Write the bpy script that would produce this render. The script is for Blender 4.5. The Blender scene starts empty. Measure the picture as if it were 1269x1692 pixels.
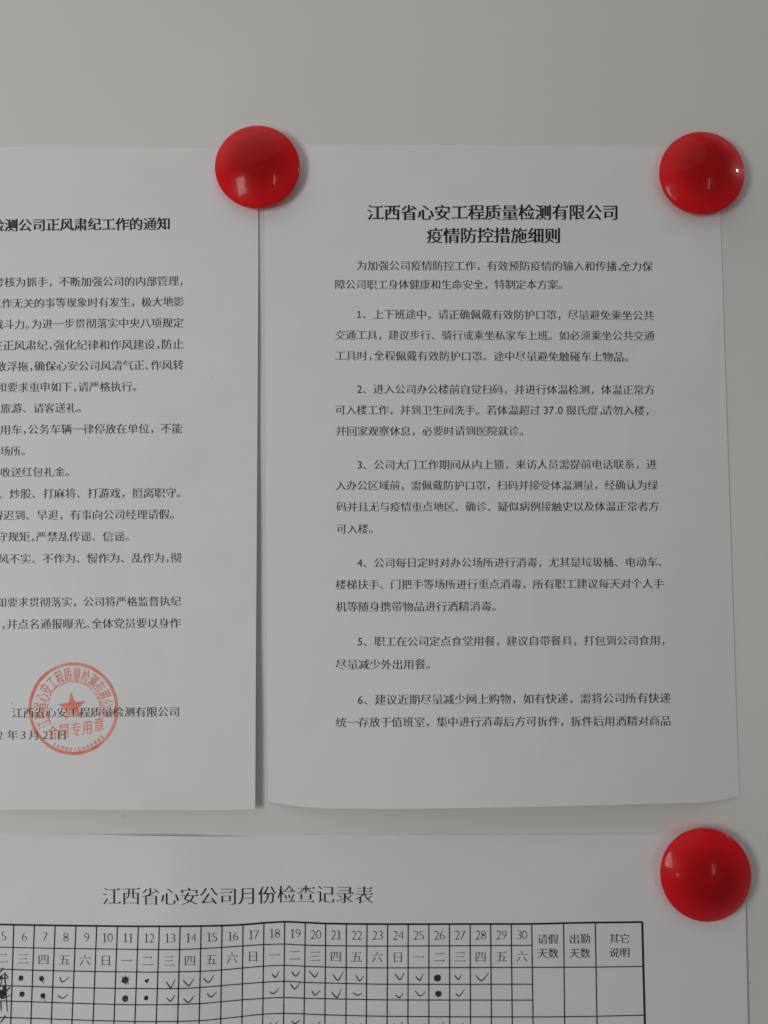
import bpy, math, random
from mathutils import Vector
random.seed(7)
S = bpy.context.scene
C = S.collection

# ------------------------------------------------------------------ camera
FPX, CX, CY = 1268.0, 634.5, 846.0          # focal length and centre in photograph pixels
TH = math.radians(4.0)                      # the camera looks slightly up at the board
DIST = 0.3455
ZC = 1.50                                   # height of the camera
cd = bpy.data.cameras.new('camera'); cam = bpy.data.objects.new('camera', cd); C.objects.link(cam)
cd.sensor_fit = 'VERTICAL'; cd.sensor_height = 24.0; cd.sensor_width = 18.0
cd.lens = 24.0 * FPX / 1692.0
cd.clip_start = 0.01; cd.clip_end = 50
CAM = Vector((0.0, -DIST * math.cos(TH), ZC))
cam.location = CAM; cam.rotation_euler = (math.pi / 2 + TH, 0, 0)
S.camera = cam
FWD = Vector((0, math.cos(TH), math.sin(TH))); UP = Vector((0, -math.sin(TH), math.cos(TH))); RT = Vector((1, 0, 0))

def W(px, py, h=0.0):
    """point of the scene seen at a photograph pixel, h metres in front of the board (board face: y = 0)"""
    d = FWD + RT * ((px - CX) / FPX) - UP * ((py - CY) / FPX)
    t = (-h - CAM.y) / d.y
    return CAM + d * t

# ------------------------------------------------------------------ room light
w = bpy.data.worlds.new('World'); S.world = w; w.use_nodes = True
bg = w.node_tree.nodes['Background']
bg.inputs[0].default_value = (1.0, 0.99, .98, 1); bg.inputs[1].default_value = 0.112

def area(name, d, dist, sx, sy, power, col=(1, 1, 1), target=(0, 0, 1.5)):
    """rectangular lamp; d = direction from the board towards it (right, up, out)"""
    l = bpy.data.lights.new(name, 'AREA'); l.shape = 'RECTANGLE'; l.size = sx; l.size_y = sy
    l.energy = power; l.color = col
    o = bpy.data.objects.new(name, l); C.objects.link(o)
    v = Vector((d[0], -d[2], d[1])).normalized()
    T = Vector(target); o.location = T + v * dist
    o.rotation_euler = v.to_track_quat('Z', 'Y').to_euler()
    return o
area('window_light', (-.62, -.03, .77), .85, .20, .36, 2.1, (1.0, .99, .97))
for sx_, sy_, pw in ((1.2, .8, 1.0), (1.6, 1.05, 1.6), (2.1, 1.4, 2.4), (2.8, 1.9, 3.6)):      # unseen fill added for the falloff from upper left; nested ellipses soften its reflection
    area('added_fill_light', (-.38, .88, .30), 1.2, sx_, sy_, pw, (1.0, .99, .97)).data.shape = 'ELLIPSE'
area('tube_light', (.42, -.05, .90), 3.0, .06, .80, 2.8, (1.0, .95, 1.0))
area('spot_lamp', (.88, .44, .14), 2.2, .12, .10, 2.4, (1.0, .97, .92))
area('desk_lamp', (-.45, -.30, .80), 2.0, .05, .20, .35, (1.0, .97, .95))
S.view_settings.view_transform = 'Standard'; S.view_settings.look = 'None'
S.view_settings.exposure = .05; S.view_settings.gamma = 1

# ------------------------------------------------------------------ materials
def mat(name, col, rough=.6, spec=.5):
    m = bpy.data.materials.new(name); m.use_nodes = True
    p = m.node_tree.nodes['Principled BSDF']
    p.inputs['Base Color'].default_value = (*col, 1); p.inputs['Roughness'].default_value = rough
    p.inputs['Specular IOR Level'].default_value = spec
    return m, m.node_tree, p
def mottle(nt, p, a, b, scale, detail=4, bump=0.0, bscale=None, dist=1e-4):
    tc = nt.nodes.new('ShaderNodeTexCoord'); n = nt.nodes.new('ShaderNodeTexNoise')
    n.inputs['Scale'].default_value = scale; n.inputs['Detail'].default_value = detail
    r = nt.nodes.new('ShaderNodeValToRGB')
    r.color_ramp.elements[0].position = .35; r.color_ramp.elements[1].position = .65
    r.color_ramp.elements[0].color = (*a, 1); r.color_ramp.elements[1].color = (*b, 1)
    L = nt.links
    L.new(tc.outputs['Object'], n.inputs['Vector']); L.new(n.outputs[0], r.inputs[0]); L.new(r.outputs[0], p.inputs['Base Color'])
    if bump:
        n2 = nt.nodes.new('ShaderNodeTexNoise'); n2.inputs['Scale'].default_value = bscale; n2.inputs['Detail'].default_value = 5
        bm_ = nt.nodes.new('ShaderNodeBump'); bm_.inputs['Strength'].default_value = bump; bm_.inputs['Distance'].default_value = dist
        L.new(tc.outputs['Object'], n2.inputs['Vector']); L.new(n2.outputs[0], bm_.inputs['Height']); L.new(bm_.outputs[0], p.inputs['Normal'])
M = {}
M['paper'], nt, p = mat('paper', (.80, .80, .81), .85, .2); mottle(nt, p, (.785, .785, .797), (.80, .80, .808), 55, 5, .25, 900)
M['paper_record'], nt, p = mat('paper_record', (.79, .79, .79), .85, .2); mottle(nt, p, (.775, .775, .778), (.79, .79, .792), 45, 5, .25, 900)
M['board'], nt, p = mat('board_enamel', (.73, .735, .70), .42, .45); mottle(nt, p, (.712, .716, .682), (.736, .740, .706), 9, 7, .12, 120)
M['frame'], nt, p = mat('aluminium', (.6, .6, .6), .4)
p.inputs['Metallic'].default_value = 1
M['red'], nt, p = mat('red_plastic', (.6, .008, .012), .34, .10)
# red plastic, darker over the ferrite disc; dark centre and bright rim partly painted-in shading
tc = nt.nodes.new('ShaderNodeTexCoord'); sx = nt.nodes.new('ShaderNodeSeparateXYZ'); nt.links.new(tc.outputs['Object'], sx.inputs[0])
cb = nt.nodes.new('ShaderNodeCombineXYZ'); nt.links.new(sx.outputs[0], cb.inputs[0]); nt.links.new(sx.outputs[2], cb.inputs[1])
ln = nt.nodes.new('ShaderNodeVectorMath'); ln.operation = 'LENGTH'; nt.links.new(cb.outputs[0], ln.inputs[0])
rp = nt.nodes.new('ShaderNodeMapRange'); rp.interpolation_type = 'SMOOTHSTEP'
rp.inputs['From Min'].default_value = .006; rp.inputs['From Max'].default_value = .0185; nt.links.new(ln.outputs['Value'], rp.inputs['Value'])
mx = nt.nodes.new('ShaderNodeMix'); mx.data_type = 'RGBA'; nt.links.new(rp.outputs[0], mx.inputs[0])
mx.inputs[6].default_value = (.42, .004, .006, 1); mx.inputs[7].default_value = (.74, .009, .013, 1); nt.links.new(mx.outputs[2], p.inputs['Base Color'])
p.inputs['Coat Weight'].default_value = .28; p.inputs['Coat IOR'].default_value = 1.45
ns = nt.nodes.new('ShaderNodeTexNoise'); ns.inputs['Scale'].default_value = 260; ns.inputs['Detail'].default_value = 6; nt.links.new(tc.outputs['Object'], ns.inputs['Vector'])
mr = nt.nodes.new('ShaderNodeMapRange'); mr.inputs['From Min'].default_value = .4; mr.inputs['From Max'].default_value = .75
mr.inputs['To Min'].default_value = .05; mr.inputs['To Max'].default_value = .2; nt.links.new(ns.outputs[0], mr.inputs['Value']); nt.links.new(mr.outputs[0], p.inputs['Coat Roughness'])
n2 = nt.nodes.new('ShaderNodeTexNoise'); n2.inputs['Scale'].default_value = 110; n2.inputs['Detail'].default_value = 3; nt.links.new(tc.outputs['Object'], n2.inputs['Vector'])
bp = nt.nodes.new('ShaderNodeBump'); bp.inputs['Strength'].default_value = .25; bp.inputs['Distance'].default_value = .0002
nt.links.new(n2.outputs[0], bp.inputs['Height']); nt.links.new(bp.outputs[0], p.inputs['Coat Normal'])
M['ferrite'], nt, p = mat('ferrite', (.03, .03, .03), .6)
M['ink_bold'], nt, p = mat('toner_black', (.011, .011, .012), .5, .3)
M['ink'], nt, p = mat('toner_body', (.02, .02, .022), .5, .3); mottle(nt, p, (.010, .010, .012), (.045, .045, .05), 260, 3)
M['ink_thin'], nt, p = mat('toner_table', (.05, .05, .06), .5, .3); mottle(nt, p, (.022, .022, .026), (.06, .06, .065), 260, 3)
M['pen'], nt, p = mat('pen_ink', (.04, .04, .05), .45, .4); mottle(nt, p, (.012, .012, .016), (.055, .055, .07), 900, 3)
M['purple_pen'], nt, p = mat('purple_pen_ink', (.12, .05, .12), .45, .4)
M['stamp'], nt, p = mat('stamp_ink', (.55, .12, .08), .6, .2); mottle(nt, p, (.80, .19, .13), (.86, .40, .31), 130, 6)
M['smudge'], nt, p = mat('marker_residue', (.52, .52, .50), .5, .3)

# ------------------------------------------------------------------ object helpers
def mesh_obj(name, verts, faces, m, parent=None, smooth=False, origin=None):
    me = bpy.data.meshes.new(name)
    o0 = origin or Vector((0, 0, 0))
    me.from_pydata([tuple(Vector(v) - o0) for v in verts], [], faces); me.materials.append(m); me.update()
    if smooth:
        me.polygons.foreach_set('use_smooth', [True] * len(me.polygons))
    o = bpy.data.objects.new(name, me); C.objects.link(o)
    if parent is not None:
        o.parent = parent
        o.location = o0 - parent.matrix_world.translation if parent.type == 'EMPTY' else o0
    else:
        o.location = o0
    return o
def thing(name, label, cat, loc, group=None):
    o = bpy.data.objects.new(name, None); C.objects.link(o); o.location = loc; o.empty_display_size = .02
    o.matrix_world.translation = Vector(loc)
    o['label'] = label; o['category'] = cat
    if group: o['group'] = group
    return o
def interp(pts, x):
    if x <= pts[0][0]:
        a, b = pts[0], pts[1]
    elif x >= pts[-1][0]:
        a, b = pts[-2], pts[-1]
    else:
        for a, b in zip(pts, pts[1:]):
            if x <= b[0]: break
    return a[1] + (b[1] - a[1]) * (x - a[0]) / (b[0] - a[0])
def smooth_interp(pts, x):
    """Catmull-Rom through the points"""
    if x <= pts[0][0] or x >= pts[-1][0]: return interp(pts, x)
    for i in range(len(pts) - 1):
        if pts[i][0] <= x <= pts[i + 1][0]: break
    x0, y0 = pts[i]; x1, y1 = pts[i + 1]
    d = (y1 - y0) / (x1 - x0)
    m0 = d if i == 0 else (y1 - pts[i - 1][1]) / (x1 - pts[i - 1][0])
    m1 = d if i + 2 >= len(pts) else (pts[i + 2][1] - y0) / (pts[i + 2][0] - x0)
    h = x1 - x0; t = (x - x0) / h
    return (2*t**3-3*t*t+1)*y0 + (t**3-2*t*t+t)*h*m0 + (-2*t**3+3*t*t)*y1 + (t**3-t*t)*h*m1

# ------------------------------------------------------------------ glyphs: outlines cut from Blender's built-in face,
# then given thin horizontals, fuller verticals and small end serifs like a printed Song face
_cache = {}
def glyph(ch, dx, dy, serif):
    key = (ch, dx, dy, serif)
    if key in _cache: return _cache[key]
    cu = bpy.data.curves.new('glyph', 'FONT'); cu.body = ch; cu.size = 1; cu.resolution_u = 3
    o = bpy.data.objects.new('glyph', cu); C.objects.link(o)
    me = o.evaluated_get(bpy.context.evaluated_depsgraph_get()).to_mesh()
    V = [(v.co.x, v.co.y) for v in me.vertices]; F = [tuple(f.vertices) for f in me.polygons]
    bpy.data.objects.remove(o); bpy.data.curves.remove(cu)
    # weld
    idx = {}; remap = []; V2 = []
    for v in V:
        k = (round(v[0], 5), round(v[1], 5))
        if k not in idx: idx[k] = len(V2); V2.append(v)
        remap.append(idx[k])
    F = [tuple(remap[i] for i in f) for f in F]
    F = [f for f in F if len(set(f)) == len(f)]
    cnt = {}
    G = []
    for f in F:
        a = sum(V2[f[i]][0] * V2[f[(i+1) % len(f)]][1] - V2[f[(i+1) % len(f)]][0] * V2[f[i]][1] for i in range(len(f)))
        if a < 0: f = f[::-1]
        G.append(f)
        for i in range(len(f)):
            cnt[(f[i], f[(i+1) % len(f)])] = 1
    nxt, prv = {}, {}
    for (a, b) in cnt:
        if (b, a) not in cnt: nxt[a] = b; prv[b] = a
    def nrm(a, b):
        x, y = V2[b][0] - V2[a][0], V2[b][1] - V2[a][1]; l = math.hypot(x, y) or 1
        return (y / l, -x / l), l
    out = list(V2)
    for v in range(len(V2)):
        if v in nxt and v in prv:
            n1, _ = nrm(prv[v], v); n2, _ = nrm(v, nxt[v])
            k = max(1 + n1[0]*n2[0] + n1[1]*n2[1], .5)
            out[v] = (V2[v][0] - dx * (n1[0]+n2[0]) / k, V2[v][1] - dy * (n1[1]+n2[1]) / k)
    if serif:
        for a, b in nxt.items():
            n, l = nrm(a, b)
            if n[0] > .96 and .04 < l < .12 and a in prv and b in nxt:
                na, la = nrm(prv[a], a); nb, lb = nrm(b, nxt[b])
                if na[1] < -.9 and nb[1] > .9 and la > .13 and lb > .13:
                    x, y = out[b]
                    i = len(out)
                    out += [(x - .13, y - .004), (x + .012, y - .004), (x - .035, y + .07)]
                    G.append((i, i+1, i+2))
    _cache[key] = (out, G)
    return _cache[key]

SONG_ONE = ([(.20,0),(.20,.02),(.31,.03),(.31,.60),(.20,.575),(.20,.60),(.37,.68),(.385,.68),(.385,.03),(.50,.02),(.50,0)],
            [(0,1,2,8,9,10), (2,3,6,7,8), (3,4,5,6)])
PLAIN_ONE = ([(.06,0),(.44,0),(.44,.07),(.30,.07),(.30,.64),(.21,.64),(.07,.56),(.07,.48),(.21,.55),(.21,.07),(.06,.07)],
             [(0,1,2,3,9,10), (3,4,5,8,9), (5,6,7,8)])
def style_glyph(ch, style):
    if ch == '1': return PLAIN_ONE if style == 'body_r' else SONG_ONE
    if style == 'heading': a = (-.025, .006, True)
    elif style == 'bold':  a = (-.025, .006, True)
    elif style == 'title': a = (-.003, .023, True)
    elif style == 'table': a = (.004, .023, True)
    elif style == 'seal':  a = (-.014, -.002, False)
    else:                  a = (-.007, .017, True)
    if ch in '0123456789.':
        if style == 'plain_digit' or style == 'body_r': a = (-.002, -.002, False)
        else: a = (.012, .024, False)
    nv = len(glyph(ch, 0, 0, False)[0])          # crowded characters keep more of their strokes
    k = .55 if nv > 130 else (.75 if nv > 85 else 1)
    a = (a[0] * k, a[1] * k, a[2])
    return glyph(ch, *a)

HALF = {',': .5, '·': .5, ' ': .25, '.': .3, ';': .55, ':': .55}
def adv(ch, style):
    if ch in HALF: return HALF[ch] * (.6 if (style == 'body_r' and ch == ',') else 1)
    if ch.isdigit(): return .52 if style == 'body_r' else .5
    return 1.0
ALIAS = {',': '，', ';': '。', ':': '、'}           # narrow-set forms used where the line squeezes its punctuation
def build_print(name, items, hf, m, parent, lift=1.3e-4, smooth=False):
    """items: list of (verts in photo pixels, faces) -> one mesh lying on the sheet"""
    V, F = [], []
    for vs, fs in items:
        b = len(V)
        for (x, y) in vs: V.append(W(x, y, hf(x, y) + lift))
        F += [tuple(b + i for i in f) for f in fs]
    c = V[0].copy()
    return mesh_obj(name, V, F, m, parent, origin=c)
def text_items(text, x0, x1, ys, style='body', size=None, vs=1.0):
    """x0..x1 spans the text without its trailing punctuation; ys = (yl, yr) or a point list"""
    core = text.rstrip('。，、;:,')
    tot = sum(adv(c, style) for c in core)
    tot_ink = tot - .08
    p_ = (x1 - x0) / tot_ink
    em = size or p_
    x = x0 - .04 * p_
    if len(ys) == 2 and not isinstance(ys[0], tuple): ys = [(x0, ys[0]), (x1, ys[1])]
    out = []
    for ch in text:
        a = adv(ch, style)
        if ch == ' ': x += a * p_; continue
        g, f = style_glyph(ALIAS.get(ch, ch), style)
        vs_ = []
        if ch.isdigit() or ch == '.':
            xs = [q[0] for q in g]; gw = max(xs) - min(xs); off = (a * p_ - gw * em) / 2 - min(xs) * em
            for (gx, gy) in g:
                X = x + off + gx * em; vs_.append((X, smooth_interp(ys, X) - (gy - .35) * em * vs))
        else:
            off = (p_ - em) / 2
            jit = random.uniform(-.012, .012) * em
            for (gx, gy) in g:
                X = x + off + gx * em; vs_.append((X, smooth_interp(ys, X) + jit - (gy - .375) * em * vs))
        out.append((vs_, f)); x += a * p_
    return out
def stroke(pts, wd, taper=(.5, .35), n=10):
    """pen stroke through pixel points as a ribbon (verts, faces)"""
    P = []
    for i in range(len(pts) - 1):
        p0 = pts[max(i-1, 0)]; p1 = pts[i]; p2 = pts[i+1]; p3 = pts[min(i+2, len(pts)-1)]
        for k in range(n):
            t = k / n
            P.append(tuple(.5*(2*p1[j] + (p2[j]-p0[j])*t*.7 + (2*p1[j]*0 + (-.7*(p2[j]-p0[j])*2 + 6*(p2[j]-p1[j]) - .7*(p3[j]-p1[j])))*t*t
                               + ((.7*(p2[j]-p0[j]) - 4*(p2[j]-p1[j]) + .7*(p3[j]-p1[j])))*t**3) for j in (0, 1)))
    P.append(pts[-1])
    V, F = [], []
    N = len(P)
    for i, (x, y) in enumerate(P):
        a = P[max(i-1, 0)]; b = P[min(i+1, N-1)]
        tx, ty = b[0]-a[0], b[1]-a[1]; l = math.hypot(tx, ty) or 1
        u = i / (N - 1)
        k = 1.0
        if u < .2: k = taper[0] + (1-taper[0]) * u / .2
        if u > .6: k = taper[1] + (1-taper[1]) * (1-u) / .4
        hw = wd * .5 * k * (1 + random.uniform(-.12, .12))
        V += [(x - ty/l*hw, y + tx/l*hw), (x + ty/l*hw, y - tx/l*hw)]
        if i: F.append((2*i-2, 2*i-1, 2*i+1, 2*i))
    return V, F
def blob(x, y, rx, ry, n=18, rough=.15, hole=None):
    V = [(x, y)]; F = []
    for i in range(n):
        a = 2*math.pi*i/n; k = 1 + random.uniform(-rough, rough)
        V.append((x + rx*k*math.cos(a), y + ry*k*math.sin(a)))
    for i in range(n): F.append((0, 1+i, 1+(i+1) % n))
    return V, F
def ring_stroke(x, y, rx, ry, wd, rot=0.0):
    pts = []
    for i in range(11):
        a = 2*math.pi*i/9 + rot
        pts.append((x + rx*math.cos(a)*(1+random.uniform(-.12, .12)), y + ry*math.sin(a)*(1+random.uniform(-.12, .12))))
    return stroke(pts, wd, (.8, .6), 4)

# ------------------------------------------------------------------ the whiteboard
def box(x0, x1, y0, y1, z0, z1):
    V = [(x, y, z) for x in (x0, x1) for y in (y0, y1) for z in (z0, z1)]
    F = [(0,1,3,2), (4,6,7,5), (0,4,5,1), (2,3,7,6), (0,2,6,4), (1,5,7,3)]
    return V, F
bx0, bx1, bz0, bz1 = -.62, .62, 1.02, 1.98
board = thing('whiteboard', 'pale grey enamelled magnetic whiteboard behind the pinned sheets of paper', 'whiteboard', (0, 0, bz0))
V, F = box(bx0, bx1, 0, .012, bz0, bz1); mesh_obj('panel', V, F, M['board'], board, origin=Vector((0, 0, 1.5)))
for (a, b, c, d) in ((bx0-.02, bx1+.02, bz1, bz1+.02), (bx0-.02, bx1+.02, bz0-.02, bz0), (bx0-.02, bx0, bz0, bz1), (bx1, bx1+.02, bz0, bz1)):
    V, F = box(a, b, -.006, .016, c, d); mesh_obj('frame_rail', V, F, M['frame'], board, origin=Vector(((a+b)/2, 0, (c+d)/2)))
sm = []
for (x, y, r) in ((186,1341,.9),(191,1346,1.0),(196,1342,.8),(199,1349,1.1),(204,1347,1.5),(205,1351,1.2),(193,1338,.7),(180,1343,.6),(1239.5,1625,1.3),(1150,70,.7),(310,1345,.6),(60,1352,.6)):
    sm.append(blob(x, y, r, r*.9, 9, .3))
for q in sm: build_print('marker_smudge', [q], lambda x, y: 0, M['smudge'], board, lift=6e-5)

# ------------------------------------------------------------------ sheets of paper
def page(parent, left, right, top, bottom, hf, m, ns=60, nt_=84, name='page'):
    V, F = [], []
    ylo, yhi = top[0][1], bottom[0][1]
    for j in range(nt_ + 1):
        t = j / nt_
        for i in range(ns + 1):
            s = i / ns
            yy = ylo + (yhi - ylo) * t
            x = smooth_interp(left, yy) * (1 - s) + smooth_interp(right, yy) * s
            y = smooth_interp(top, x) * (1 - t) + smooth_interp(bottom, x) * t
            V.append(W(x, y, hf(x, y)))
            if i and j:
                a = (j-1)*(ns+1) + i - 1
                F.append((a, a + ns + 1, a + ns + 2, a + 1))
    o = mesh_obj(name, V, F, m, parent, smooth=True, origin=V[0].copy())
    md = o.modifiers.new('thickness', 'SOLIDIFY'); md.thickness = .0001; md.offset = -1
    es = o.modifiers.new('crisp_edges', 'EDGE_SPLIT'); es.split_angle = math.radians(40)
    return o
def sstep(a, b, x):
    t = min(max((x-a)/(b-a), 0), 1); return t*t*(3-2*t)
def ripple(x, y, t):
    return t * (.00016*(1+math.sin(x/39.0 + y/170.0)*math.sin(y/71.0+.6)) + .00009*(1+math.sin(x/97.0 - y/53.0 + 1.3)))

# left notice: right edge and foot stand off the board
def h_left(x, y):
    t = min(max((y - 246) / 1092, 0), 1.05)
    s = min(max((x + 350) / 775, 0), 1)
    return .0005 + .0036 * t**1.25 * (.75 + .35 * s*s) + .0004*math.sin(x/75.0)*sstep(.0, .5, t) + ripple(x, y, sstep(0, .4, t))
nl = thing('notice_sheet', 'left white notice on the left with a red round stamp at its foot', 'paper notice',
           W(40, 790, 0), 'printed notices hung side by side')
page(nl, [(246,-348),(1338,-362)], [(246,428),(350,426.6),(420,426.8),(900,424.1),(1100,422.8),(1338,421.5)],
     [(-350,248),(-150,246),(0,243.7),(60,242.2),(160,241.4),(220,242),(300,244.3),(355,245.3),(428,246)],
     [(-362,1336),(0,1338),(100,1337.7),(200,1338.2),(350,1338.6),(421,1337.5)], h_left, M['paper'])
build_print('heading', text_items('检测公司正风肃纪工作的通知', -15, 281, (372.3, 369.3), 'heading'), h_left, M['ink_bold'], nl)
LL = [('考核为抓手，不断加强公司的内部管理，', -10.4, 294.7, 466.5, 464.2), ('工作无关的事等现象时有发生，极大地影', -14.5, 303.4, 501.5, 498),
      ('战斗力;为进一步贯彻落实中央八项规定', -12, 302.7, 536, 533), ('在正风肃纪,强化纪律和作风建设,防止', -14, 302.7, 571, 568.5),
      ('散浮拖,确保心安公司风清气正:作风转', -7, 302.7, 605.5, 602.8), ('和要求重申如下,请严格执行。', -6, 217.7, 640, 638.5),
      ('旅游、请客送礼。', 1, 126, 674.8, 673.5), ('用车,公务车辆一律停放在单位，不能', .5, 301, 710, 707.5),
      ('场所。', .5, 33.8, 745.5, 745), ('收送红包礼金。', .5, 106.6, 780.5, 779.5),
      ('、炒股、打麻将、打游戏，擅离职守。', -2.5, 290.5, 816, 814), ('得迟到、早退，有事向公司经理请假。', -12.5, 279.5, 851.5, 849.7),
      ('守规矩,严禁乱传谣、信谣。', -5, 205.4, 887.2, 886), ('风不实、不作为、慢作为、乱作为,彻', -3, 299, 923.5, 921.3),
      ('知要求贯彻落实，公司将严格监督执纪', -6, 298.5, 995.5, 993.2), (',并点名通报曝光;全体党员要以身作', 2, 297.8, 1031.5, 1029.3),
      ('江西省心安工程质量检测有限公司', 20, 296.5, 1178, 1176)]
for (s, x0, x1, ya, yb) in LL:
    build_print('text_line', text_items(s, x0, x1, (ya, yb), 'body'), h_left, M['ink'], nl)
it = []
for (s, x0, x1) in (('2', -3.5, 4.5), ('年', 12, 28.5), ('3', 33.5, 42), ('月', 47.5, 64.5), ('2', 70.5, 79.5), ('1', 81, 90), ('日', 94, 110)):
    if s.isdigit():
        g, f = style_glyph(s, 'body'); xs = [q[0] for q in g]; a = min(xs); k = (x1-x0)*(.6 if s == '1' else .95)/max(max(xs)-a, .3)
        it.append(([((x0+x1)/2 + (q[0]-(a+max(xs))/2)*k, 1214.5 - (q[1]-.35)*19) for q in g], f))
    else: it += text_items(s, x0, x1, (1214.5, 1214.5), 'body', size=18)
build_print('date_line', it, h_left, M['ink'], nl)
sp = [blob(351, 623, 1.2, 1, 9, .3), blob(19, 1162, 1.3, 1.2, 9, .3)]
for q in sp: build_print('ink_speck', [q], h_left, M['smudge'], nl)
# company seal
SX, SY, SR, SQ = 121.3, 1171.0, 74.2, 1.03
V, F = [], []
N = 120
for i in range(N):
    a = 2*math.pi*i/N
    for r in (SR + random.uniform(-.25, .25), SR - 5.0 + random.uniform(-.35, .35)): V.append((SX + r*math.cos(a), SY - r*SQ*math.sin(a)))
    F.append((2*i, 2*i+1, (2*i+3) % (2*N), (2*i+2) % (2*N)))
seal = build_print('seal_ring', [(V, F)], h_left, M['stamp'], nl, lift=6e-5)
seal['label'] = 'orange red ring of the round stamp'
def seal_part(name, items):
    o = build_print(name, items, h_left, M['stamp'], nl, lift=6e-5)
    loc = o.location.copy(); o.parent = seal; o.location = loc - seal.location
    return o
V = [(119.3, 1168.5)]
for i in range(10):
    a = math.radians(90 + 6 + 36*i); r = 24.5 if i % 2 == 0 else 9.6
    V.append((119.3 + r*math.cos(a), 1168.5 - r*SQ*math.sin(a)))
seal_part('star', [(V, [(0, 1+i, 1+(i+1) % 10) for i in range(10)])])
for i, ch in enumerate('江西省心安工程质量检测有限公司'):
    a = math.radians(206 - 15.2*i); rc = 54.0
    g, f = style_glyph(ch, 'seal')
    cx, cy = SX + rc*math.cos(a), SY - rc*SQ*math.sin(a)
    rx, ry = math.sin(a), math.cos(a)             # reading direction (clockwise)
    ux, uy = math.cos(a), -math.sin(a)            # outwards
    seal_part('seal_character', [([(cx + rx*(q[0]-.5)*13.6 + ux*(q[1]-.375)*28, cy + ry*(q[0]-.5)*13.6 + uy*(q[1]-.375)*28) for q in g], f)])
for ch, cx, cy in zip('合同专用章', (87, 105.5, 125, 144.5, 163.5), (1210.5, 1207.5, 1205, 1202, 1197.5)):
    g, f = style_glyph(ch, 'seal'); b = math.radians(8)
    seal_part('seal_character', [([(cx + (q[0]-.5)*17.5*math.cos(b), cy - (q[0]-.5)*17.5*math.sin(b) - (q[1]-.375)*25.5) for q in g], f)])
it = []
for i, ch in enumerate('3608010040888'):
    a = math.radians(241 + 75*i/12); r = 65.2
    g, f = glyph(ch, -.02, -.02, False); xs = [q[0] for q in g]; mx = (min(xs)+max(xs))/2
    cx, cy = SX + r*math.cos(a), SY - r*SQ*math.sin(a)
    rx, ry = -math.sin(a), -math.cos(a); ux, uy = -math.cos(a), math.sin(a)
    it.append(([(cx + rx*(q[0]-mx)*9.5 + ux*(q[1]-.35)*9, cy + ry*(q[0]-mx)*9.5 + uy*(q[1]-.35)*9) for q in g], f))
seal_part('seal_number', it)

# right notice: foot bows away from the board between its two lower corners
def h_right(x, y):
    t = min(max((y - 240) / 1096, 0), 1.05)
    s = min(max((x - 440) / 780, 0), 1)
    bow = math.sin(math.pi * s) ** .8
    return .0003 + .0062 * t**1.6 * bow + .0006*t*(1-s) + ripple(x+211, y, sstep(0, .4, t)*min(1, 6*s, 6*(1-s)))
nr = thing('notice_sheet', 'right white notice of numbered rules under two bold heading lines, lower edge bowed', 'paper notice',
           W(820, 790, 0), 'printed notices hung side by side')
page(nr, [(240,433),(350,436.8),(400,437.2),(900,440),(1180,441),(1325,443)], [(240,1187),(380,1191.2),(800,1204.5),(1200,1217.4),(1300,1221.4),(1325,1222.5)],
     [(433,240),(495,239),(600,239),(700,239.3),(800,240),(1090,242.5),(1190,245)],
     [(443,1325),(470,1329),(500,1333.3),(530,1335.4),(560,1336.2),(700,1336.3),(900,1333),(1000,1330.5),(1100,1327.6),(1150,1326.6),(1175,1324.6),(1200,1320.6),(1222.5,1316.5)], h_right, M['paper'])
build_print('heading', text_items('江西省心安工程质量检测有限公司', 607.5, 1021.5, (351.2, 350.6), 'bold'), h_right, M['ink_bold'], nr)
build_print('heading', text_items('疫情防控措施细则', 705.5, 926, (389, 389), 'bold'), h_right, M['ink_bold'], nr)
RL = [('为加强公司疫情防控工作，有效预防疫情的输入和传播,全力保', 589.5, 1078, 438.5, 440), ('障公司职工身体健康和生命安全，特制定本方案。', 553.5, 935.5-14, 470, 470),
      ('1、上下班途中，请正确佩戴有效防护口罩，尽量避免乘坐公共', 589.5, 1080, 519, 521), ('交通工具，建议步行、骑行或乘坐私家车上班。如必须乘坐公共交通', 554, 1081, 553.4, 554.7),
      ('工具时, 全程佩戴有效防护口罩。途中尽量避免触碰车上物品。', 554, 1030.6, 587.5, 589.3), ('2、进入公司办公楼前自觉扫码，并进行体温检测，体温正常方', 590, 1081.5, 642.8, 644),
      ('可入楼工作，并到卫生间洗手。若体温超过 37.0 摄氏度,请勿入楼，', 554, 1064.7, 677.4, 678), ('并回家观察休息，必要时请到医院就诊。', 555, 857, 712.2, 712),
      ('3、公司大门工作期间从内上锁，来访人员需提前电话联系，进', 590.5, 1084.5, 768, 767), ('入办公区域前，需佩戴防护口罩，扫码并接受体温测量，经确认为绿', 555, 1086.7, 802, 801.5),
      ('码并且无与疫情重点地区、确诊、疑似病例接触史以及体温正常者方', 556, 1088.5, 837.5, 836.5), ('可入楼。', 556, 608.3, 874, 873.8),
      ('4、公司每日定时对办公场所进行消毒，尤其是垃圾桶、电动车、', 590.5, 1086, 930, 928.7), ('楼梯扶手、门把手等场所进行重点消毒，所有职工建议每天对个人手', 555, 1096.5, 966, 964),
      ('机等随身携带物品进行酒精消毒。', 555, 811.8, 1002.8, 1001.8), ('5、职工在公司定点食堂用餐，建议自带餐具，打包到公司食用，', 591, 1091, 1060, 1058),
      ('尽量减少外出用餐。', 555, 702.7, 1098, 1097.5), ('6、建议近期尽量减少网上购物，如有快递，需将公司所有快递', 591, 1108, 1156.5, 1153),
      ('统一存放于值班室，集中进行消毒后方可拆件，拆件后用酒精对商品', 555, 1108.5, 1193.6, 1191)]
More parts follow.
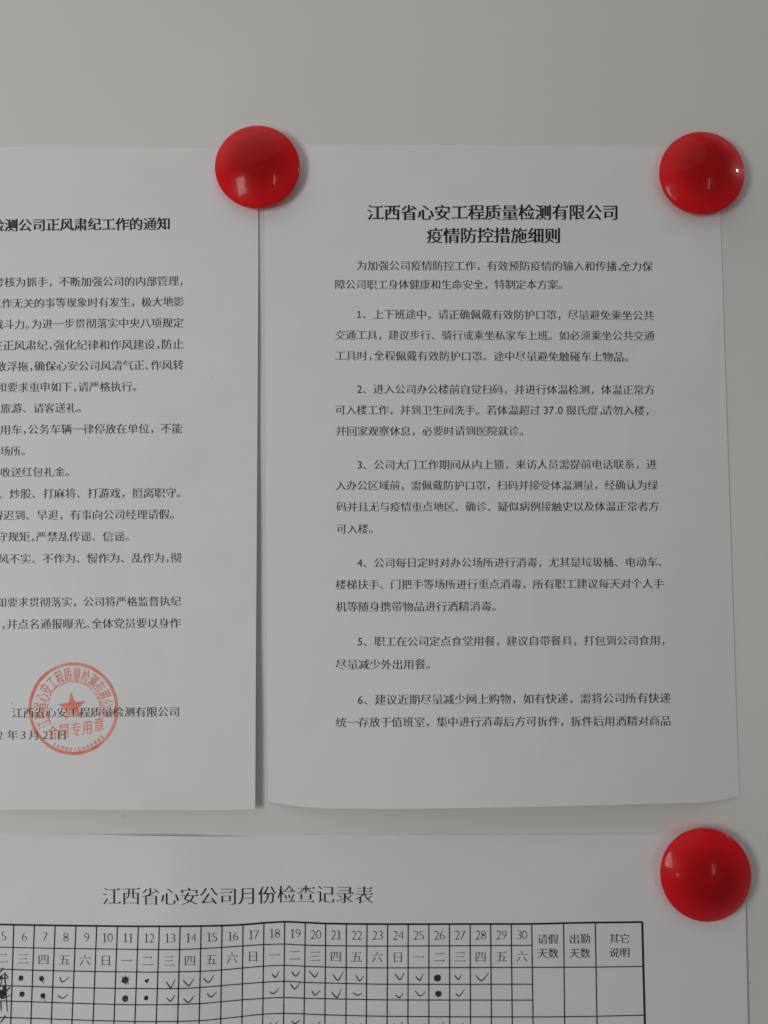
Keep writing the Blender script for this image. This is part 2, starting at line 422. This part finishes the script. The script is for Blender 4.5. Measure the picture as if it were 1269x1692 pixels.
for (s, x0, x1, ya, yb) in RL:
    build_print('text_line', text_items(s, x0, x1, (ya, yb), 'body_r'), h_right, M['ink'], nr)

# record sheet at the foot, with an upright wrinkle through the left half
def h_rec(x, y):
    t = sstep(1375, 1560, y)
    return .0002 + (.0024 + .0010*t) * math.exp(-((x-285)/88.0)**2) + .0005*t*(1+math.sin(x/150.0)) + ripple(x+90, y, t*.8)
rs = thing('record_sheet', 'wide white record sheet with ruled day columns and handwritten ticks, below the notices', 'record sheet', W(460, 1900, 0))
page(rs, [(1380,-318),(2480,-400)], [(1380,1230.5),(1692,1236),(2480,1262)],
     [(-318,1372),(0,1377),(140,1378.7),(250,1381),(340,1382.2),(420,1381),(450,1379),(480,1378.6),(560,1379.8),(800,1379.6),(1060,1379.5),(1231,1380.5)],
     [(-400,2480),(0,2483),(1262,2470)], h_rec, M['paper_record'], ns=150, nt_=70)
build_print('heading', text_items('江西省心安公司月份检查记录表', 169.5, 616.5, [(169, 1481), (400, 1480.5), (475, 1477.3), (616, 1479.3)], 'title'), h_rec, M['ink_bold'], rs)
ctop = [-46, -11.5, 22.5, 56.7, 91, 125.3, 159.6, 193.9, 228.5, 263.2, 297.5, 332.2, 366.8, 401.5, 435.9, 470.2, 504.4, 538.1, 572.2, 606.3, 640.4, 674.4, 708.5, 742.6, 776.7, 810.7, 844.8, 878.6, 931.2, 983.7, 1061.3]
cbot = [-54, -18, 17.7, 50.9, 84.7, 118.8, 153.7, 188.3, 222.8, 258, 293.5, 329, 364.5, 399.7, 434, 468.5, 502.2, 536.7, 571.5, 605.2, 639.6, 674, 708.5, 743, 777.4, 811.9, 846.3, 880.7, 933, 986.3, 1065.4]
R0 = [(-60,1526),(0,1527.6),(125,1529.6),(250,1530.7),(345,1530),(400,1528),(436,1525),(470,1523.2),(504,1524.4),(540,1526),(640,1527),(800,1526.8),(880,1526.6),(950,1525),(1061,1523.6)]
R1 = [(-60,1563),(0,1565),(90,1567),(160,1567.9),(228,1568.7),(297,1568.9),(366,1565.6),(401,1563),(436,1560.9),(470,1560),(504,1561.8),(572,1563),(640,1563.3),(880,1562)]
R2 = [(-60,1599),(0,1601.3),(50,1603),(120,1604.6),(187,1605.7),(258,1606.3),(332,1605),(366,1602.8),(400,1599.6),(434,1596.7),(470,1595),(504,1596.8),(572,1598.8),(640,1599.3),(880,1598.5),(983,1598),(1063,1596.8)]
R3 = [(-60,1626.5),(0,1628.5),(50,1630),(120,1632),(222,1633.4),(293,1633.6),(329,1631.9),(364,1628.8),(400,1625.8),(434,1623.2),(470,1621.5),(504,1623.3),(572,1625.2),(640,1626.3),(850,1626.3),(880,1626.2)]
R4 = [(-60,1652),(0,1654),(50,1655.3),(120,1657.6),(190,1659.7),(260,1660.3),(330,1658.4),(365,1655.3),(400,1652.2),(434,1649.8),(470,1648.2),(504,1649.6),(572,1651),(640,1652.2),(880,1652.6)]
R5 = [(-60,1679.5),(0,1681.3),(50,1682.5),(120,1685),(190,1687.2),(260,1688),(330,1686.6),(365,1683.4),(400,1679.6),(434,1676),(470,1674.5),(540,1677),(640,1679.3),(880,1680.4),(984,1679.3),(1065,1677.4)]
def shift(R, d): return [(x, y + d) for x, y in R]
rows = [R0, R1, R2, R3, R4, R5] + [shift(R5, 28*k + .4*k*k) for k in range(1, 20)]
def colx(i, y): return ctop[i] + (cbot[i] - ctop[i]) * (y - 1529) / 158.0
def hline(R, xa, xb, wd):
    n = max(int((xb-xa)/7), 2); V, F = [], []
    for k in range(n+1):
        x = xa + (xb-xa)*k/n; y = smooth_interp(R, x)
        V += [(x, y-wd/2), (x, y+wd/2)]
        if k: F.append((2*k-2, 2*k-1, 2*k+1, 2*k))
    return V, F
def vline(i, ya, yb, wd):
    n = max(int((yb-ya)/10), 2); V, F = [], []
    for k in range(n+1):
        y = ya + (yb-ya)*k/n; x = colx(i, y)
        V += [(x-wd/2, y), (x+wd/2, y)]
        if k: F.append((2*k-2, 2*k-1, 2*k+1, 2*k))
    return V, F
last = len(rows) - 1
for r, R in enumerate(rows):
    full = r in (0, 2, 5) or (r > 5 and (r-5) % 3 == 0)
    xe = 1061.6 if r == 0 else (colx(30, interp(R, 1063)) if full else colx(27, interp(R, 880)))
    build_print('row_rule', [hline(R, -55, xe, 2.9 if r == 0 else 1.6)], h_rec, M['ink_bold'], rs, lift=1.3e-4)
for i in range(len(ctop)):
    build_print('column_rule', [vline(i, smooth_interp(R0, ctop[i]), smooth_interp(rows[last], min(cbot[i], 1060)), 3.3 if i == 30 else 1.75)], h_rec, M['ink_bold'], rs, lift=1.5e-4)
wk = '一二三四五六日'
dig_w = 9.2
for d in range(5, 31):
    i = d - 4                       # cell between column i and i+1 (columns 2 = left of day 6)
    y0 = 1545
    cx = (ctop[i] + ctop[i+1]) / 2 + .6
    ym = (smooth_interp(R0, cx) + smooth_interp(R1, cx)) / 2 + .3
    it = []
    s = str(d)
    for k, ch in enumerate(s):
        x = cx + (k - (len(s)-1)/2) * 9.0
        if ch == '1':
            sc = 17.2; g, f = SONG_ONE
            it.append(([(x + (q[0]-.345)*sc*1.3, ym - (q[1]-.34)*sc*1.3*.98) for q in g], f))
        else:
            g, f = glyph(ch, .020, .032, False); xs = [q[0] for q in g]; a, b = min(xs), max(xs)
            it.append(([(x + (q[0]-(a+b)/2)*8.4/(b-a), ym - (q[1]-.34)*22.3) for q in g], f))
    build_print('day_number', it, h_rec, M['ink_thin'], rs)
    cx = (colx(i, 1584) + colx(i+1, 1584)) / 2
    yw = (smooth_interp(R1, cx) + smooth_interp(R2, cx)) / 2 + .2
    build_print('weekday_character', text_items(wk[(d - 4) % 7], cx-9.0, cx+9.0, (yw, yw), 'table', size=20), h_rec, M['ink_thin'], rs)
for (a, b, x0, x1, y0, y1) in (('请假', '天数', 888, 922.5, 1551.8, 1575.2), ('出勤', '天数', 941, 975.2, 1551.2, 1575), ('其它', '说明', 1006.8, 1040.5, 1551, 1574)):
    build_print('column_heading', text_items(a, x0, x1, (y0, y0-.3), 'body') + text_items(b, x0, x1, (y1, y1-.3), 'body'), h_rec, M['ink'], rs)
K = 5.076
def z(ox, pts): return [(ox + x/K, 1590 + y/K) for x, y in pts]
ticks = [(0, [(503,122),(508,150),(528,165),(580,123)]), (0, [(483,280),(525,303),(568,268)]),
  (190, [(425,160),(460,210),(470,212),(505,143)]), (190, [(568,148),(618,197),(660,137)]), (190, [(740,132),(783,170),(830,108)]),
  (190, [(433,298),(465,328),(503,272)]), (190, [(572,305),(618,337),(665,277)]), (190, [(770,262),(808,293),(852,248)]),
  (430, [(98,95),(125,127),(160,73)]), (430, [(263,78),(297,117),(335,73)]), (430, [(408,72),(457,124),(485,82)]), (430, [(608,100),(650,153),(698,78)]),
  (430, [(800,105),(832,158),(866,118)]), (430, [(1128,93),(1172,147),(1208,85)]),
  (430, [(76,250),(102,263),(130,250),(157,212)]), (430, [(252,178),(288,225),(333,173)]), (430, [(432,238),(458,276),(505,233)]), (430, [(595,247),(642,297),(680,225)]),
  (430, [(775,255),(818,277),(857,257)]), (430, [(1132,272),(1167,298),(1200,260)]),
  (430, [(80,508),(110,532),(148,500)]), (430, [(262,492),(290,516),(338,482)]), (430, [(430,515),(462,540),(502,497)]), (430, [(620,520),(650,560),(700,530)]), (430, [(775,515),(805,540),(850,512)]), (430, [(1115,512),(1150,548),(1195,500)]),
  (640, [(237,118),(273,152),(300,95)]), (640, [(563,105),(595,145),(623,102)]), (640, [(738,108),(790,155),(850,88)]),
  (640, [(233,240),(262,275),(285,280),(323,245)]), (640, [(575,262),(602,285),(648,228)]),
  (640, [(240,520),(280,548),(320,512)]), (640, [(425,515),(447,540),(472,503)]), (640, [(578,515),(600,545),(640,510)])]
for ox, pts in ticks:
    build_print('tick_mark', [stroke(z(ox, pts), 1.75)], h_rec, M['pen'], rs, lift=1.8e-4)
def dot(ox, x, y, r, kind):
    X, Y, q = ox + x/K, 1590 + y/K, r/K
    it = []
    if kind == 'full': it = [blob(X, Y, q*.85, q*.85, 14, .18), ring_stroke(X, Y, q*.9, q*.9, 1.2)]
    elif kind == 'ring': it = [ring_stroke(X, Y, q*.62, q*.72, 2.4, .5), ring_stroke(X+.5, Y-.4, q*.5, q*.6, 1.9, 2.0), blob(X+.8, Y-.8, q*.4, q*.4, 9, .2)]
    elif kind == 'spiky': it = [blob(X, Y, q*.8, q*.85, 14, .2)] + [stroke([(X, Y), (X + q*1.4*math.cos(a), Y + q*1.3*math.sin(a))], 1.1, (1, .3), 4) for a in (-.6, -1.5, -2.3, 1.4, .9, 2.7)]
    elif kind == 'tail': it = [ring_stroke(X, Y, q*.58, q*.66, 2.8, .5), blob(X-.5, Y-.6, q*.45, q*.45, 9, .2), stroke([(X+1, Y+q*.5), (X+2.5, Y+q*1.5), (X+4, Y+q*1.9)], .8)]
    build_print('dot_mark', it, h_rec, M['pen'], rs, lift=1.8e-4)
for a in ((0,175,135,24,'ring'), (0,348,138,23,'tail'), (0,1050,148,34,'spiky'), (0,183,268,26,'ring'), (0,360,282,25,'tail'), (0,1050,305,31,'ring'), (0,1225,300,20,'ring'),
          (640,420,132,30,'full'), (640,427,265,27,'full')): dot(*a)
build_print('tick_mark', [stroke(z(0, [(1216,148),(1230,165),(1247,138)]), 3.2), blob(1230/K, 1590+154/K, 2.2, 2.2, 9)], h_rec, M['pen'], rs, lift=1.8e-4)
def zz(pts): return [(x/16.58, 1590 + y/16.58) for x, y in pts]
scr = [stroke(zz(p_), w_, (.8, .5), 8) for p_, w_ in (
    ([(120,280),(128,450),(150,640),(168,1000),(200,1360)], 1.9), ([(120,280),(170,350),(225,432)], 1.6), ([(-60,430),(60,440),(222,436)], 1.8),
    ([(270,680),(170,790),(80,900)], 2.2), ([(40,1010),(170,950),(325,885)], 1.6), ([(-60,700),(60,640),(120,760),(20,900),(120,820),(60,980),(180,830),(90,960)], 2.4),
    ([(-80,960),(40,860),(120,640),(60,900)], 2.0), ([(15,1060),(22,1200),(32,1350)], 1.7), ([(-40,640),(30,560),(60,330),(20,420)], 1.3))]
scr += [blob(-4, 1616, 7, 4.2, 14, .25), blob(-1, 1642.5, 6.6, 7.5, 16, .3)]
build_print('pen_scribble', scr, h_rec, M['pen'], rs, lift=2.1e-4)
build_print('pen_scribble', [stroke(zz([(85,150),(40,220),(-20,300)]), 2.2), stroke(zz([(150,1460),(90,1540),(-10,1680)]), 2.4)], h_rec, M['purple_pen'], rs, lift=2.4e-4)

# ------------------------------------------------------------------ red button magnets
def lathe(prof, n=96):
    V, F = [], []
    for (r, zz_) in prof:
        for k in range(n):
            a = 2*math.pi*k/n; V.append((r*math.cos(a), -zz_, r*math.sin(a)))
    for j in range(len(prof)-1):
        for k in range(n):
            a, b = j*n + k, j*n + (k+1) % n; F.append((a, b, b+n, a+n))
    return V, F
RM = .01950
prof = [(.0128, .0006), (.0172, .0006), (.0180, .0009), (.0186, .0018), (.0191, .0028), (.01935, .0035)]
rf = .0016                                  # rim rounding, then the shallow dome
for k in range(9):
    a = math.radians(-10 + k*(53+10)/8.0)
    prof.append((RM - rf + rf*math.cos(a), .0042 + rf*math.sin(a)))
rE, zE = prof[-1]
for k in range(1, 25):
    r = rE * (1 - k/24.0)
    # slope grows with radius; .66 rad at the edge
    prof.append((max(r, 1e-5), zE + .36*(rE*rE - r*r)/RM - .0006*((rE/RM)**6-(r/RM)**6)*0))
def magnet(px, py, base, label, rot):
    c = W(px, py, .0042 + base); c = Vector((c.x, -base, c.z))
    t = thing('magnet', label, 'magnet', c, 'red round button magnets')
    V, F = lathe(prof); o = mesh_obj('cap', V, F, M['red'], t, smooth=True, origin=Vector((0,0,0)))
    o.location = (0, 0, 0); o.rotation_euler = (0, rot, 0)
    V, F = lathe([(1e-5, .0014), (.0126, .0014), (.0126, .0001), (1e-5, .0001)], 48)
    o = mesh_obj('ferrite_disc', V, F, M['ferrite'], t, origin=Vector((0,0,0))); o.location = (0, 0, 0)
    return t
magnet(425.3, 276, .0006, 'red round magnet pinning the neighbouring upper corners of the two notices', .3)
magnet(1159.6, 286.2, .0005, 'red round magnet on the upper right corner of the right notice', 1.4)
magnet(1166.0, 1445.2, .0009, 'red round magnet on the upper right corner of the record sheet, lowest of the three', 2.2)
